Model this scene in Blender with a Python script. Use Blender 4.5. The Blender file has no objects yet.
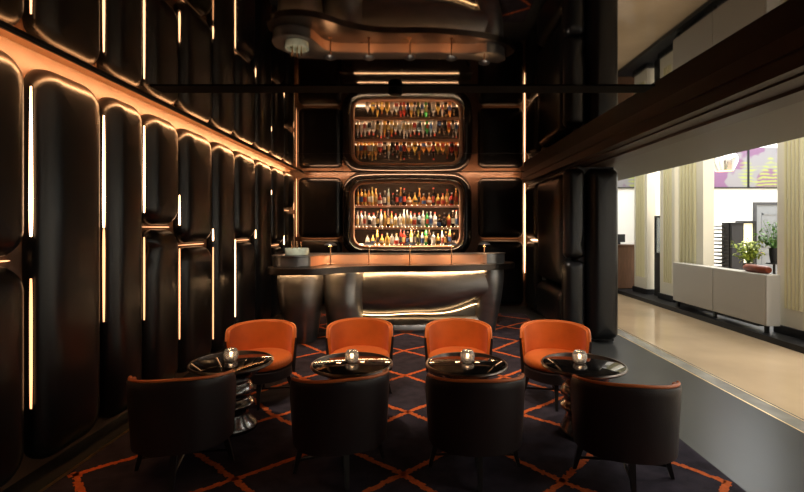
import bpy, bmesh, math, random
from mathutils import Vector, Matrix
PI = math.pi
R = random.Random(7)
S = bpy.context.scene
COL = S.collection
CZ = 1.75          # eye height
ZC = 2.98          # mirror ceiling height

# ------------------------------------------------------------------ camera
cam = bpy.data.cameras.new('camera'); co = bpy.data.objects.new('camera', cam); COL.objects.link(co)
co.location = (0, 0, CZ); co.rotation_euler = (PI/2, 0, 0)
cam.sensor_width = 36; cam.lens = 36*460/804
cam.shift_x = -15/804; cam.shift_y = -18/804
cam.clip_start = 0.05
S.camera = co

# ------------------------------------------------------------------ world and exposure
w = bpy.data.worlds.new('world'); S.world = w; w.use_nodes = True
w.node_tree.nodes['Background'].inputs[0].default_value = (0.5, 0.55, 0.6, 1)
w.node_tree.nodes['Background'].inputs[1].default_value = 0.02
S.view_settings.view_transform = 'Standard'
S.view_settings.look = 'None'
S.view_settings.gamma = 1
S.view_settings.use_curve_mapping = False
S.view_settings.exposure = 0.0
S.cycles.max_bounces = 8
S.cycles.sample_clamp_indirect = 4

WARM = (1.0, 0.50, 0.20)
WARM2 = (1.0, 0.62, 0.34)

# ------------------------------------------------------------------ lamps of the rooms
def area(name, loc, sx, sy, power, col, rot=(0, 0, 0), spread=PI):
    l = bpy.data.lights.new(name, 'AREA'); l.shape = 'RECTANGLE'; l.size = sx; l.size_y = sy
    l.energy = power; l.color = col; l.spread = spread
    o = bpy.data.objects.new(name, l); o.location = loc; o.rotation_euler = rot; COL.objects.link(o); return o
def spot(name, loc, target, power, col, size, blend=0.5, rad=0.03):
    l = bpy.data.lights.new(name, 'SPOT'); l.energy = power; l.color = col; l.spot_size = math.radians(size)
    l.spot_blend = blend; l.shadow_soft_size = rad
    o = bpy.data.objects.new(name, l); o.location = loc
    d = Vector(target)-Vector(loc); o.rotation_euler = d.to_track_quat('-Z', 'Y').to_euler(); COL.objects.link(o); return o
def point(name, loc, power, col, rad=0.02):
    l = bpy.data.lights.new(name, 'POINT'); l.energy = power; l.color = col; l.shadow_soft_size = rad
    o = bpy.data.objects.new(name, l); o.location = loc; COL.objects.link(o); return o

for k, yy in enumerate((1.0, 5.2, 9.4)):
    area('lobby_ceiling_light', (7.8, yy, 4.9), 5.5, 2.6, 350, (1.0, 0.97, 0.91))
area('lobby_back_light', (9.0, 11.6, 4.9), 7.0, 1.6, 400, (0.92, 0.97, 1.0))
CH_NEAR = [(-1.70, 3.38, 12), (-0.566, 3.38, 18), (0.42, 3.37, 0), (1.46, 3.27, -12)]
CH_FAR = [(-1.60, 4.72, 0), (-0.60, 4.82, 0), (0.43, 4.78, 0), (1.41, 4.70, 0)]
TAB = [(-1.61, 4.0), (-0.557, 3.95), (0.425, 3.95), (1.42, 3.93)]
for (tx, ty) in TAB:
    spot('track_spot', (tx-0.25, 4.05, ZC-0.06), (tx+0.05, 4.85, 0.55), 150, (1.0, 0.80, 0.60), 50, 0.8)
for x in (-1.6, 0.0, 1.6):
    spot('bar_spot', (x, 6.3, ZC-0.03), (x, 7.5, 0.5), 120, (1.0, 0.88, 0.76), 75, 0.8)

# ------------------------------------------------------------------ materials
MATS = {}
def mat(name, col=(0.5, 0.5, 0.5), rough=0.5, metal=0.0, emit=None, es=0.0, bump=0.0, bscale=50, var=0.0, vscale=4,
        trans=0.0, ior=1.45, coat=0.0, sheen=0.0, spec=0.5, stretch=(1, 1, 1), rvar=0.0):
    m = bpy.data.materials.new(name); m.use_nodes = True; nt = m.node_tree; b = nt.nodes['Principled BSDF']
    b.inputs['Base Color'].default_value = (*col, 1); b.inputs['Roughness'].default_value = rough
    b.inputs['Metallic'].default_value = metal; b.inputs['IOR'].default_value = ior
    b.inputs['Transmission Weight'].default_value = trans; b.inputs['Coat Weight'].default_value = coat
    b.inputs['Sheen Weight'].default_value = sheen; b.inputs['Specular IOR Level'].default_value = spec
    if emit: b.inputs['Emission Color'].default_value = (*emit, 1); b.inputs['Emission Strength'].default_value = es
    if var or bump or rvar:
        tc = nt.nodes.new('ShaderNodeTexCoord'); mp = nt.nodes.new('ShaderNodeMapping')
        mp.inputs['Scale'].default_value = stretch
        nt.links.new(tc.outputs['Object'], mp.inputs['Vector'])
    if var or rvar:
        n = nt.nodes.new('ShaderNodeTexNoise'); n.inputs['Scale'].default_value = vscale; n.inputs['Detail'].default_value = 5
        nt.links.new(mp.outputs[0], n.inputs['Vector'])
        if var:
            r = nt.nodes.new('ShaderNodeMapRange'); r.inputs[1].default_value = .3; r.inputs[2].default_value = .7
            r.inputs[3].default_value = 1-var; r.inputs[4].default_value = 1+var
            nt.links.new(n.outputs[0], r.inputs[0])
            mx = nt.nodes.new('ShaderNodeVectorMath'); mx.operation = 'SCALE'; mx.inputs[0].default_value = col
            nt.links.new(r.outputs[0], mx.inputs['Scale']); nt.links.new(mx.outputs[0], b.inputs['Base Color'])
        if rvar:
            r = nt.nodes.new('ShaderNodeMapRange'); r.inputs[1].default_value = .3; r.inputs[2].default_value = .7
            r.inputs[3].default_value = max(0.01, rough-rvar); r.inputs[4].default_value = rough+rvar
            nt.links.new(n.outputs[0], r.inputs[0]); nt.links.new(r.outputs[0], b.inputs['Roughness'])
    if bump:
        n2 = nt.nodes.new('ShaderNodeTexNoise'); n2.inputs['Scale'].default_value = bscale; n2.inputs['Detail'].default_value = 3
        nt.links.new(mp.outputs[0], n2.inputs['Vector'])
        bp = nt.nodes.new('ShaderNodeBump'); bp.inputs['Strength'].default_value = bump; bp.inputs['Distance'].default_value = 0.01
        nt.links.new(n2.outputs[0], bp.inputs['Height']); nt.links.new(bp.outputs[0], b.inputs['Normal'])
    MATS[name] = m; return m

mirror = mat('ceiling lacquer', (0.30, 0.26, 0.22), 0.03, 1.0)
black = mat('black paint', (0.006, 0.006, 0.007), 0.5)
matte = mat('matte black', (0.004, 0.004, 0.004), 0.7, spec=0.08)
leather = mat('panel leather', (0.006, 0.006, 0.0065), 0.29, spec=0.48)
copperwall = mat('wall copper leather', (0.30, 0.15, 0.075), 0.45, bump=0.06, bscale=60, var=0.10)
basewall = mat('shaded copper wall', (0.11, 0.058, 0.032), 0.42, bump=0.06, bscale=60, var=0.10)  # cove copper darkened, paints the shade away from the cove glow
fasciam = mat('fascia bronze wood', (0.030, 0.015, 0.009), 0.45, var=0.08, vscale=3, stretch=(6, .4, 6))
pewter = mat('brushed pewter', (0.25, 0.245, 0.24), 0.33, 0.88, stretch=(1, 1, 3), var=0.15, vscale=2.2, rvar=0.05)
countermat = mat('dark bronze counter', (0.10, 0.085, 0.075), 0.33, 1.0, rvar=0.06, var=0.2)
copper_and_lamplight = mat('copper and painted lamplight', (0.72, 0.42, 0.27), 0.42, 0.8)  # also paints warm lamplight onto the bar's pewter upstand
brass = mat('brass', (0.75, 0.45, 0.25), 0.22, 1.0)
shoe = mat('chair leather', (0.018, 0.012, 0.012), 0.40, bump=0.15, bscale=160, spec=0.5)
orange = mat('orange velvet', (0.60, 0.118, 0.010), 0.55, bump=0.12, bscale=90, sheen=0.08, var=0.12, vscale=5)
pipe = mat('orange piping', (0.62, 0.16, 0.04), 0.4)
ebony = mat('ebonised wood', (0.012, 0.010, 0.009), 0.35)
pedm = mat('cast silver pedestal', (0.24, 0.23, 0.22), 0.22, 1.0, bump=0.15, bscale=9)
rimm = mat('bronze table rim', (0.15, 0.125, 0.11), 0.30, 1.0)
glasstop = mat('black glass', (0.05, 0.045, 0.042), 0.05, 0.75)
crystal = mat('crystal glass', (1, 0.97, 0.93), 0.15, trans=0.8, ior=1.45, bump=0.5, bscale=35)
candlem = mat('candle flame', (1, .7, .4), 0.5, emit=(1.0, 0.68, 0.40), es=60)
led = mat('warm led', (1, .8, .6), 0.5, emit=(1.0, 0.56, 0.29), es=7)
ledcove = mat('warm cove led', (1, .8, .6), 0.5, emit=(1.0, 0.50, 0.21), es=72)
leddim = mat('dim warm led', (1, .8, .6), 0.5, emit=(1.0, 0.46, 0.20), es=2.2)
ledback = mat('back cove led', (1, .8, .6), 0.5, emit=(1.0, 0.55, 0.30), es=75)
ledhalo = mat('halo led', (1, .8, .6), 0.5, emit=(1.0, 0.56, 0.29), es=20)
ledbar = mat('bar led', (1, .8, .6), 0.5, emit=(1.0, 0.58, 0.27), es=120)
ledtoe = mat('bar toe led', (1, .8, .6), 0.5, emit=(1.0, 0.60, 0.27), es=10)
lednook = mat('shelf led', (1, .85, .65), 0.5, emit=(1.0, 0.72, 0.45), es=9)
lednook2 = mat('shelf front led', (1, .85, .65), 0.5, emit=(1.0, 0.74, 0.48), es=150)
carpet = mat('carpet pile', (0.034, 0.028, 0.038), 0.95, bump=0.5, bscale=300, var=0.35, vscale=7, spec=0.1)
carpetline = mat('orange carpet yarn', (0.60, 0.13, 0.035), 0.95, bump=0.5, bscale=300, var=0.2, vscale=40, spec=0.1)
darkstone = mat('black polished stone', (0.034, 0.035, 0.034), 0.30, var=0.06, vscale=2, spec=0.12)
marble = mat('beige marble', (0.47, 0.35, 0.22), 0.10, var=0.16, vscale=0.9, spec=0.6)
greymarble = mat('grey marble', (0.26, 0.25, 0.22), 0.15, var=0.3, vscale=2.5)
goldline = mat('brass inlay', (0.8, 0.6, 0.3), 0.3, 1.0)
white = mat('white plaster', (0.80, 0.80, 0.78), 0.7)
soffitm = mat('grey soffit paint', (0.12, 0.116, 0.105), 0.6)
cream = mat('cream stone', (0.74, 0.70, 0.58), 0.5)
flute = mat('pale yellow fluting', (0.72, 0.67, 0.42), 0.5)
deskm = mat('pale desk leather', (0.50, 0.48, 0.44), 0.5, bump=0.05, bscale=80)
woodm = mat('walnut', (0.11, 0.055, 0.03), 0.4, var=0.2, vscale=4, stretch=(8, 8, 1))
doorgrey = mat('grey door paint', (0.20, 0.21, 0.22), 0.5)
leafm = mat('leaf', (0.10, 0.22, 0.05), 0.5, var=0.4, vscale=9)
leafy = mat('yellow leaf', (0.35, 0.42, 0.06), 0.5, var=0.4, vscale=9)
whitemarble = mat('pale green marble', (0.55, 0.62, 0.50), 0.25, var=0.2, vscale=14)
redm = mat('oxblood leather', (0.22, 0.045, 0.02), 0.35, var=0.3, vscale=8)
lampwhite = mat('lamp shade white', (0.75, 0.75, 0.76), 0.2, .9)
flamewarm = mat('lamp diffuser', (1, .8, .6), 0.5, emit=(1.0, 0.55, 0.22), es=3)
greyplane = mat('grey jamb', (0.10, 0.105, 0.115), 0.35)

# ------------------------------------------------------------------ helpers
def tag(o, label=None, cat=None, group=None, kind=None):
    if label: o['label'] = label
    if cat: o['category'] = cat
    if group: o['group'] = group
    if kind: o['kind'] = kind
    return o
def empty(name, loc=(0, 0, 0), rz=0, label=None, cat=None, group=None):
    o = bpy.data.objects.new(name, None); o.empty_display_size = 0.1
    COL.objects.link(o); o.location = loc; o.rotation_euler = (0, 0, rz)
    return tag(o, label, cat, group)
def obj(name, bm, m, parent=None, smooth=False, loc=None, recalc=True):
    if recalc: bmesh.ops.recalc_face_normals(bm, faces=bm.faces)
    if loc is not None:
        bmesh.ops.translate(bm, verts=bm.verts, vec=-Vector(loc))
    me = bpy.data.meshes.new(name)
    bm.to_mesh(me); bm.free()
    for x in (m if isinstance(m, (list, tuple)) else [m]): me.materials.append(x)
    if smooth:
        for p in me.polygons: p.use_smooth = True
        if smooth != 'all':
            me.set_sharp_from_angle(angle=math.radians(40))
    o = bpy.data.objects.new(name, me); COL.objects.link(o)
    if loc is not None: o.location = loc
    if parent: o.parent = parent
    return o
def box(bm, x0, x1, y0, y1, z0, z1, bev=0.0, mi=0):
    v = [bm.verts.new((x, y, z)) for x in (x0, x1) for y in (y0, y1) for z in (z0, z1)]
    fs = [bm.faces.new([v[i] for i in q]) for q in ((0, 1, 3, 2), (4, 6, 7, 5), (0, 4, 5, 1), (2, 3, 7, 6), (0, 2, 6, 4), (1, 5, 7, 3))]
    for f in fs: f.material_index = mi
    if bev:
        es = list({e for f in fs for e in f.edges})
        bmesh.ops.bevel(bm, geom=es, offset=bev, segments=2, affect='EDGES', profile=0.6)
    return bm
def B(*a, **k): return box(bmesh.new(), *a, **k)
def lathe(prof, n=32, c=(0, 0), bm=None, rfun=None):
    bm = bm or bmesh.new(); rings = []
    for (r, z) in prof:
        if r < 1e-5: rings.append([bm.verts.new((c[0], c[1], z))])
        else:
            rings.append([bm.verts.new((c[0]+(r if not rfun else rfun(r, z, 2*PI*i/n))*math.cos(2*PI*i/n),
                                        c[1]+(r if not rfun else rfun(r, z, 2*PI*i/n))*math.sin(2*PI*i/n), z)) for i in range(n)])
    for a, b in zip(rings, rings[1:]):
        for i in range(n):
            j = (i+1) % n
            if len(a) == 1 and len(b) == 1: continue
            if len(a) == 1: bm.faces.new((a[0], b[i], b[j]))
            elif len(b) == 1: bm.faces.new((a[i], a[j], b[0]))
            else: bm.faces.new((a[i], a[j], b[j], b[i]))
    return bm
def tube(bm, pts, rad, n=8, cap=True, mi=0):
    pts = [Vector(p) for p in pts]; rings = []
    rs = rad if isinstance(rad, (list, tuple)) else [rad]*len(pts)
    for i, p in enumerate(pts):
        d = (pts[min(i+1, len(pts)-1)]-pts[max(i-1, 0)]).normalized()
        up = Vector((0, 0, 1)) if abs(d.z) < 0.95 else Vector((0, 1, 0))
        a = d.cross(up).normalized(); b = d.cross(a).normalized()
        rings.append([bm.verts.new(p+rs[i]*(math.cos(2*PI*k/n)*a+math.sin(2*PI*k/n)*b)) for k in range(n)])
    for r1, r2 in zip(rings, rings[1:]):
        for k in range(n):
            f = bm.faces.new((r1[k], r1[(k+1) % n], r2[(k+1) % n], r2[k])); f.material_index = mi
    if cap:
        bm.faces.new(rings[0]); bm.faces.new(rings[-1])
    return bm
def prism(poly, z0, z1, bev=0.0, seg=2, bm=None):
    bm = bm or bmesh.new()
    a = [bm.verts.new((x, y, z0)) for x, y in poly]; b = [bm.verts.new((x, y, z1)) for x, y in poly]
    f0 = bm.faces.new(a); f1 = bm.faces.new(b); n = len(poly)
    for i in range(n): bm.faces.new((a[i], a[(i+1) % n], b[(i+1) % n], b[i]))
    if bev:
        bmesh.ops.bevel(bm, geom=list(f1.edges)+list(f0.edges), offset=bev, segments=seg, affect='EDGES')
    return bm
def catmull(pts, sub=6, closed=False):
    out = []; n = len(pts)
    for i in range(n if closed else n-1):
        g = (lambda k: pts[k % n]) if closed else (lambda k: pts[min(max(k, 0), n-1)])
        p0, p1, p2, p3 = g(i-1), g(i), g(i+1), g(i+2)
        for s in range(sub):
            t = s/sub
            out.append(tuple(0.5*((2*b)+(-a+c)*t+(2*a-5*b+4*c-d)*t*t+(-a+3*b-3*c+d)*t**3) for a, b, c, d in zip(p0, p1, p2, p3)))
    if not closed: out.append(tuple(pts[-1]))
    return out
def ordinal(i):
    return ['first', 'second', 'third', 'fourth', 'fifth', 'sixth', 'seventh', 'eighth', 'ninth', 'tenth', 'eleventh', 'twelfth',
            'thirteenth', 'fourteenth', 'fifteenth', 'sixteenth', 'seventeenth', 'eighteenth', 'nineteenth', 'twentieth',
            'twenty-first', 'twenty-second', 'twenty-third', 'twenty-fourth', 'twenty-fifth', 'twenty-sixth'][i]

# pillow shaped panel: rings of an ever smaller rounded rectangle
def rrect(a, b, r, nc=8, ns=10):
    r = min(r, a*0.999, b*0.999); P = []
    corners = [(a-r, b-r, 0), (-(a-r), b-r, PI/2), (-(a-r), -(b-r), PI), (a-r, -(b-r), 3*PI/2)]
    for k, (cx, cy, t0) in enumerate(corners):
        for i in range(nc+1):
            t = t0+PI/2*i/nc; P.append((cx+r*math.cos(t), cy+r*math.sin(t)))
        nx, ny, t1 = corners[(k+1) % 4]; s = P[-1]; e = (nx+r*math.cos(t1), ny+r*math.sin(t1))
        for i in range(1, ns): P.append((s[0]+(e[0]-s[0])*i/ns, s[1]+(e[1]-s[1])*i/ns))
    return P
def pillow(name, basis, u0, u1, v0, v1, r, depth, m, edge=0.13, warp=None, parent=None, label=None, group=None, lift=0.0, cat='wall panel'):
    """basis(u,v,w) -> world point; w grows out of the wall"""
    a, b = (u1-u0)/2, (v1-v0)/2; cu, cv = (u0+u1)/2, (v0+v1)/2
    bm = bmesh.new(); rings = []
    half = min(a, b)
    ins = [0, .002, .008, .018, .032, .05, .075, .105, .14, .19, .25, .32, .40, .5]
    ins = [d for d in ins if d < half*0.93]+[half*0.97]
    def hh(d):
        e = min(d/edge, 1); h1 = math.sqrt(max(0, 1-(1-e)**2))
        h2 = math.sqrt(max(0, 1-(1-min(d/half, 1))**2))
        return depth*(0.68*h1+0.32*h2)
    lev = [(0, 0.0)]+[(d, hh(d)+0.02) for d in ins]
    for d, h in lev:
        ring = []
        for (x, y) in rrect(a-d, b-d, max(r-d, 0.004)):
            if warp: x, y = warp(x, y, a, b)
            ring.append(bm.verts.new(basis(cu+x, cv+y, h+lift)))
        rings.append(ring)
    n = len(rings[0])
    for p, q in zip(rings, rings[1:]):
        for i in range(n): bm.faces.new((p[i], p[(i+1) % n], q[(i+1) % n], q[i]))
    # close the centre strip
    c = rings[-1]
    bm.faces.new(c); bm.faces.new(rings[0])
    o = obj(name, bm, m, parent, smooth='all', loc=basis(cu, v0, 0))
    if not parent: tag(o, label, cat, group)
    return o

# ------------------------------------------------------------------ room shell
XL = -2.76; XR = 2.5; YB = 10.32
def struct(name, bm, m, smooth=False):
    return tag(obj(name, bm, m, smooth=smooth), kind='structure')
# carpeted floor with ragged diamond lines
bm = B(-2.48, 2.18, -1.0, 9.4, -0.05, 0.004)
nodes = {}
def node(i, j):          # i,j in half steps ; only (i+j) even are nodes
    if (i, j) not in nodes:
        nodes[(i, j)] = (-0.13+0.57*i+R.uniform(-.07, .07), 3.22+0.548*j+R.uniform(-.07, .07))
    return nodes[(i, j)]
for i in range(-5, 5):
    for j in range(-5, 12):
        if (i+j) % 2: continue
        p = node(i, j)
        for di in (-1, 1):
            q = node(i+di, j+1)
            d = Vector((q[0]-p[0], q[1]-p[1])); L = d.length; nrm = Vector((-d.y, d.x))/L
            n = max(4, int(L/0.022)); prev = None; off = 0
            for k in range(n+1):
                t = k/n; c = Vector(p)+d*t
                off = off*0.7+R.uniform(-.005, .005)
                w0 = 0.023+R.uniform(-.007, .008); w1 = 0.023+R.uniform(-.007, .008)
                a = c+nrm*(w0+off); b = c-nrm*(w1-off)
                cur = None
                if all(-2.47 < z.x < 2.17 and -1 < z.y < 9.38 for z in (a, b)):
                    # stepped edge: each step keeps its width like woven tufts
                    if prev:
                        a0, b0 = c-d/n+nrm*(w0+off), c-d/n-nrm*(w1-off)
                        vs = [bm.verts.new((z.x, z.y, 0.0065)) for z in (a0, a, b, b0)]
                        f = bm.faces.new(vs); f.material_index = 1
                        if f.normal.z < 0: f.normal_flip()
                    cur = (a, b)
                prev = cur
fl = obj('floor', bm, [carpet, carpetline], recalc=False); tag(fl, kind='structure')
for f in fl.data.polygons:
    pass
bm = B(2.18, 3.30, -3.0, 13.2, -0.05, 0.0); box(bm, -3.2, -2.505, -1, 10.8, -0.05, 0.0); box(bm, -2.505, 2.18, 9.4, 10.8, -0.05, 0); box(bm, -3.2, 2.18, -3, -1, -.05, 0)
struct('floor_border', bm, darkstone)
struct('trim_1', B(-2.505, -2.48, -1.0, 9.4, -0.05, 0.008), goldline)
bm = bmesh.new()
for k in range(18): box(bm, 3.315, 3.50, -3+k*0.9, -3+k*0.9+0.898, -0.05, 0.0)
struct('floor_threshold', bm, greymarble)
bm = B(3.30, 3.315, -3, 13.2, -.05, .001); box(bm, 3.50, 3.515, -3, 13.2, -.05, .001); struct('trim_2', bm, goldline)
struct('trim_3', B(3.515, 3.535, -3, 13.2, -.05, .0005), black)
struct('floor_lobby', B(3.535, 13.0, -3.0, 13.2, -0.05, 0.0), marble)

struct('ceiling', B(-2.50, 2.35, -2.0, 10.06, ZC, ZC+0.06), mirror)
struct('trim_9', B(-2.52, 2.6, 10.06, 10.075, ZC-0.012, ZC+0.06), black)
struct('trim_10', B(-2.52, 2.6, 10.075, YB, ZC+0.03, ZC+0.06), basewall)
struct('trim_4', B(-2.52, -2.50, -2.0, 10.2, ZC-0.02, ZC+0.06), black)      # edge of the mirror ceiling
struct('trim_5', B(-3.0, -2.52, -2.0, 10.2, ZC+0.045, ZC+0.06), copperwall)       # copper cove soffit
o = obj('cove_light', B(-2.535, -2.521, -1.0, 10.0, ZC+0.002, ZC+0.034), ledcove); tag(o, 'long warm light strip hidden behind the ceiling edge along the left wall', 'light strip')
struct('trim_6', B(-2.5, 2.35, 7.56, 7.575, ZC-0.002, ZC+.01), black)
# dark service slot across the ceiling
t = empty('ceiling_track', (-0.15, 4.06, ZC), 0, 'long black track slot running across the mirror ceiling above the tables', 'lighting track')
o = obj('channel', B(-2.30, 2.05, 3.96, 4.16, ZC-0.008, ZC+0.005), matte, t); o.location = -t.location
o = obj('spotlight_housing', lathe([(0, -.055), (.05, -.055), (.062, -.045), (.062, 0), (0, 0)], 24), matte, t, True); o.location = (-0.04, -0.02, -0.007)

struct('wall_left', B(XL-0.15, XL, -2.0, 10.8, 0, ZC+0.05), basewall)
# back wall with an opening for the bottle niche
NX0, NX1, NZ0, NZ1 = -1.52, 1.06, 1.27, 2.83
bm = bmesh.new()
for q in ((XL, NX0, 0, ZC+.05), (NX1, 3.2, 0, ZC+.05), (NX0, NX1, 0, NZ0), (NX0, NX1, NZ1, ZC+.05)):
    box(bm, q[0], q[1], YB, YB+0.12, q[2], q[3])
struct('wall_back', bm, basewall)
struct('wall_right', B(XR, XR+0.1, 7.25, YB, 0, 2.72), greyplane)
struct('wall_front', B(-3.0, 3.0, -2.15, -2.0, 0, 5.0), black)
# fascia beam over the opening
prof = [(2.35, ZC+.06), (2.35, 2.86), (2.375, 2.855), (2.375, 2.75), (2.46, 2.74), (2.46, 2.725), (2.62, 2.715), (2.63, 2.69), (2.84, 2.685), (2.84, 2.72), (2.84, ZC+.06)]
def extrude_y(prof, y0, y1):
    bm = bmesh.new(); a = [bm.verts.new((x, y0, z)) for x, z in prof]; b = [bm.verts.new((x, y1, z)) for x, z in prof]
    n = len(prof); bm.faces.new(a); bm.faces.new(b)
    for i in range(n): bm.faces.new((a[i], a[(i+1) % n], b[(i+1) % n], b[i]))
    return bm
struct('trim_7', extrude_y(prof, -2, YB), fasciam)
struct('ceiling_soffit', B(2.84, 4.0, -3, 13.2, 2.69, 2.80), soffitm)
bm = B(3.9, 4.0, -3, 13.2, 2.80, 5.0); struct('wall_header', bm, white)
struct('ceiling_lobby', B(3.9, 13.0, -3, 13.2, 5.0, 5.1), white)
struct('wall_lobby_back', B(3.2, 13.0, 13.2, 13.35, 0, 5.1), white)
struct('wall_lobby_side', B(13.0, 13.15, -3, 13.35, 0, 5.1), white)
struct('wall_lobby_front', B(3.0, 13.15, -3.15, -3.0, 0, 5.1), white)
struct('wall_pier', B(3.2, 3.3, YB, 13.2, 0, 2.7), white)
struct('baseboard_lobby', B(3.3, 9.45, 13.15, 13.2, 0, 0.22), black)

# ------------------------------------------------------------------ left wall panels
bL = lambda u, v, w: Vector((XL+w, u, v))
def warp_notch(side, v0, amp, sg=0.07):
    def f(x, y, a, b):
        k = amp*math.exp(-((y-v0)/sg)**2)
        t = (x*side/a+1)/2
        return (x-side*k*max(0, t)**2, y)
    return f
def strip_bm(p0, p1, wd, th=0.01, basis=bL, w=0.012, ends=(0.25, 0.25), wd1=None):
    wd1 = wd if wd1 is None else wd1
    # tapered glowing slit: p0,p1 in (u,v)
    p0 = Vector(p0); p1 = Vector(p1); d = p1-p0; n = Vector((-d.y, d.x)).normalized(); bm = bmesh.new(); rows = []
    for t in (0, .04, .12, .25, .5, .75, .88, .96, 1):
        e = min(1, min(t/ends[0] if ends[0] else 1, (1-t)/ends[1] if ends[1] else 1)); k = (wd+(wd1-wd)*t)*(0.25+0.75*math.sqrt(e))/2
        c = p0+d*t; rows.append([bm.verts.new(basis(c.x+n.x*s*k, c.y+n.y*s*k, w+h)) for s, h in ((-1, 0), (-1, th), (1, th), (1, 0))])
    for a, b in zip(rows, rows[1:]):
        for i in range(4): bm.faces.new((a[i], a[(i+1) % 4], b[(i+1) % 4], b[i]))
    bm.faces.new(rows[0]); bm.faces.new(rows[-1]); return bm
G = [1.45, 2.40, 3.18, 3.92, 4.50, 5.17, 6.0, 6.73, 7.58, 8.40, 9.20, 9.93]
splits = {0: [1.5], 1: [1.53], 4: [1.76], 5: [1.55], 7: [1.56], 9: [1.42], 10: [2.12]}
names = ['nearest the camera', 'second bay from the camera', 'third bay from the camera', 'fourth bay from the camera', 'fifth bay from the camera',
         'sixth bay from the camera', 'seventh bay from the camera', 'eighth bay from the camera', 'ninth bay from the camera',
         'tenth bay from the camera', 'last bay before the corner']
TOP = 2.915
GRPL = 'padded panels of the left wall'
SLITS = {1: [(0.6, 2.7, .02, .01, led)], 2: [(1.69, 2.73, .030, .008, led), (0.50, 1.40, .012, .016, leddim)], 3: [(1.75, 2.71, .026, .010, led), (0.95, 1.74, .010, .022, leddim)],
         4: [(1.90, 2.75, .022, .010, led), (0.85, 1.66, .008, .014, leddim)], 5: [(1.78, 2.12, .030, .003, led), (0.50, 1.52, .008, .014, leddim)],
         6: [(1.58, 1.74, .030, .004, led), (0.30, 1.50, .008, .012, leddim)], 7: [(0.45, 1.58, .008, .016, led)], 8: [(1.58, 1.72, .03, .005, led)],
         9: [(2.36, 2.44, .01, .02, led)], 10: [(1.42, 1.60, .04, .01, led)], 11: [(2.14, 2.75, .01, .008, leddim), (1.2, 2.05, .008, .01, leddim)]}
for i in range(len(G)-1):
    if i == 0 and False: continue
    g = 0.034
    u0, u1 = G[i]+g, G[i+1]-g
    sp = splits.get(i, [])
    lv = [0.06]+sp+[TOP]
    for k in range(len(lv)-1):
        v0 = lv[k]+(0.022 if k else 0); v1 = lv[k+1]-(0.022 if k < len(lv)-2 else 0)
        wf = None
        if i == 4 and k == 0: wf = warp_notch(-1, 0.62, 0.10)
        which = ('tall' if len(lv) == 2 else ('upper' if k == len(lv)-2 else 'lower'))
        p = pillow('wall_panel', bL, u0, u1, v0, v1, 0.19 if u1-u0 > .6 else 0.16, 0.14, leather, warp=wf, edge=0.15,
               label='%s dark padded panel on the left wall, %s' % (which, names[i]), group=GRPL)
        # glowing slits at the far side of this panel
        if k == len(lv)-2:
            for (z0, z1, wa, wb, mm) in SLITS.get(i+1, []):
                s = obj('light_strip', strip_bm((G[i+1], z0), (G[i+1], z1), wa, w=0.085 if i < 5 else .095, th=.012, wd1=wb), mm, p); s.location = -p.location
                s['label'] = 'glowing warm slit beside the panel'
    for z in sp:
        s = obj('light_strip', strip_bm((u0+0.05, z), (u1-0.05, z), 0.010, ends=(.6, .05)), leddim, p); s.location = -p.location
        s['label'] = 'glowing warm slit under the panel'

# ------------------------------------------------------------------ back wall panels
bB = lambda u, v, w: Vector((u, YB-w, v))
for (u0, u1, v0, v1, lab) in ((-2.65, -1.67, 1.53, 2.88, 'upper dark padded panel left of the bottle niche'),
                              (-2.65, -1.67, 0.06, 1.47, 'lower dark padded panel behind the left end of the bar'),
                              (1.36, 2.37, 1.53, 2.88, 'upper dark padded panel right of the bottle niche'),
                              (1.36, 2.37, 0.06, 1.47, 'lower dark padded panel right of the bottle niche')):
    p = pillow('wall_panel', bB, u0, u1, v0, v1, 0.14, 0.12, leather, label=lab, group='padded panels of the back wall', lift=0.035)
    if v1 > 2:
        s = obj('light_strip', strip_bm((u0+.10, v1-.022), (u1-.10, v1-.022), 0.02, basis=bB, w=.008), ledhalo, p); s.location = -p.location
        s = obj('light_strip', strip_bm((u0+.10, v0+.022), (u1-.10, v0+.022), 0.02, basis=bB, w=.008), ledhalo, p); s.location = -p.location
    x = u1-.02 if u0 > 0 else u0+.02
    s = obj('light_strip', strip_bm((x, max(v0+.1, .6)), (x, v1-.1), 0.02, basis=bB, w=.008), ledhalo, p); s.location = -p.location
o = obj('cove_light', B(-2.4, 2.2, 10.0755, 10.085, ZC+0.0, ZC+0.02), ledback); tag(o, 'thin warm light strip hidden in the ceiling joint above the bottle niche', 'light strip')

o = obj('light_strip', strip_bm((2.40, 0.75), (2.40, 2.80), .022, basis=bB, w=.05, th=.02), led); tag(o, 'glowing warm vertical slit in the back corner right of the bar', 'light strip')
o = obj('light_strip', strip_bm((-2.69, 1.55), (-2.69, 2.85), .010, basis=bB, w=.05, th=.02), leddim); tag(o, 'thin glowing warm slit in the left back corner', 'light strip')
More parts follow.
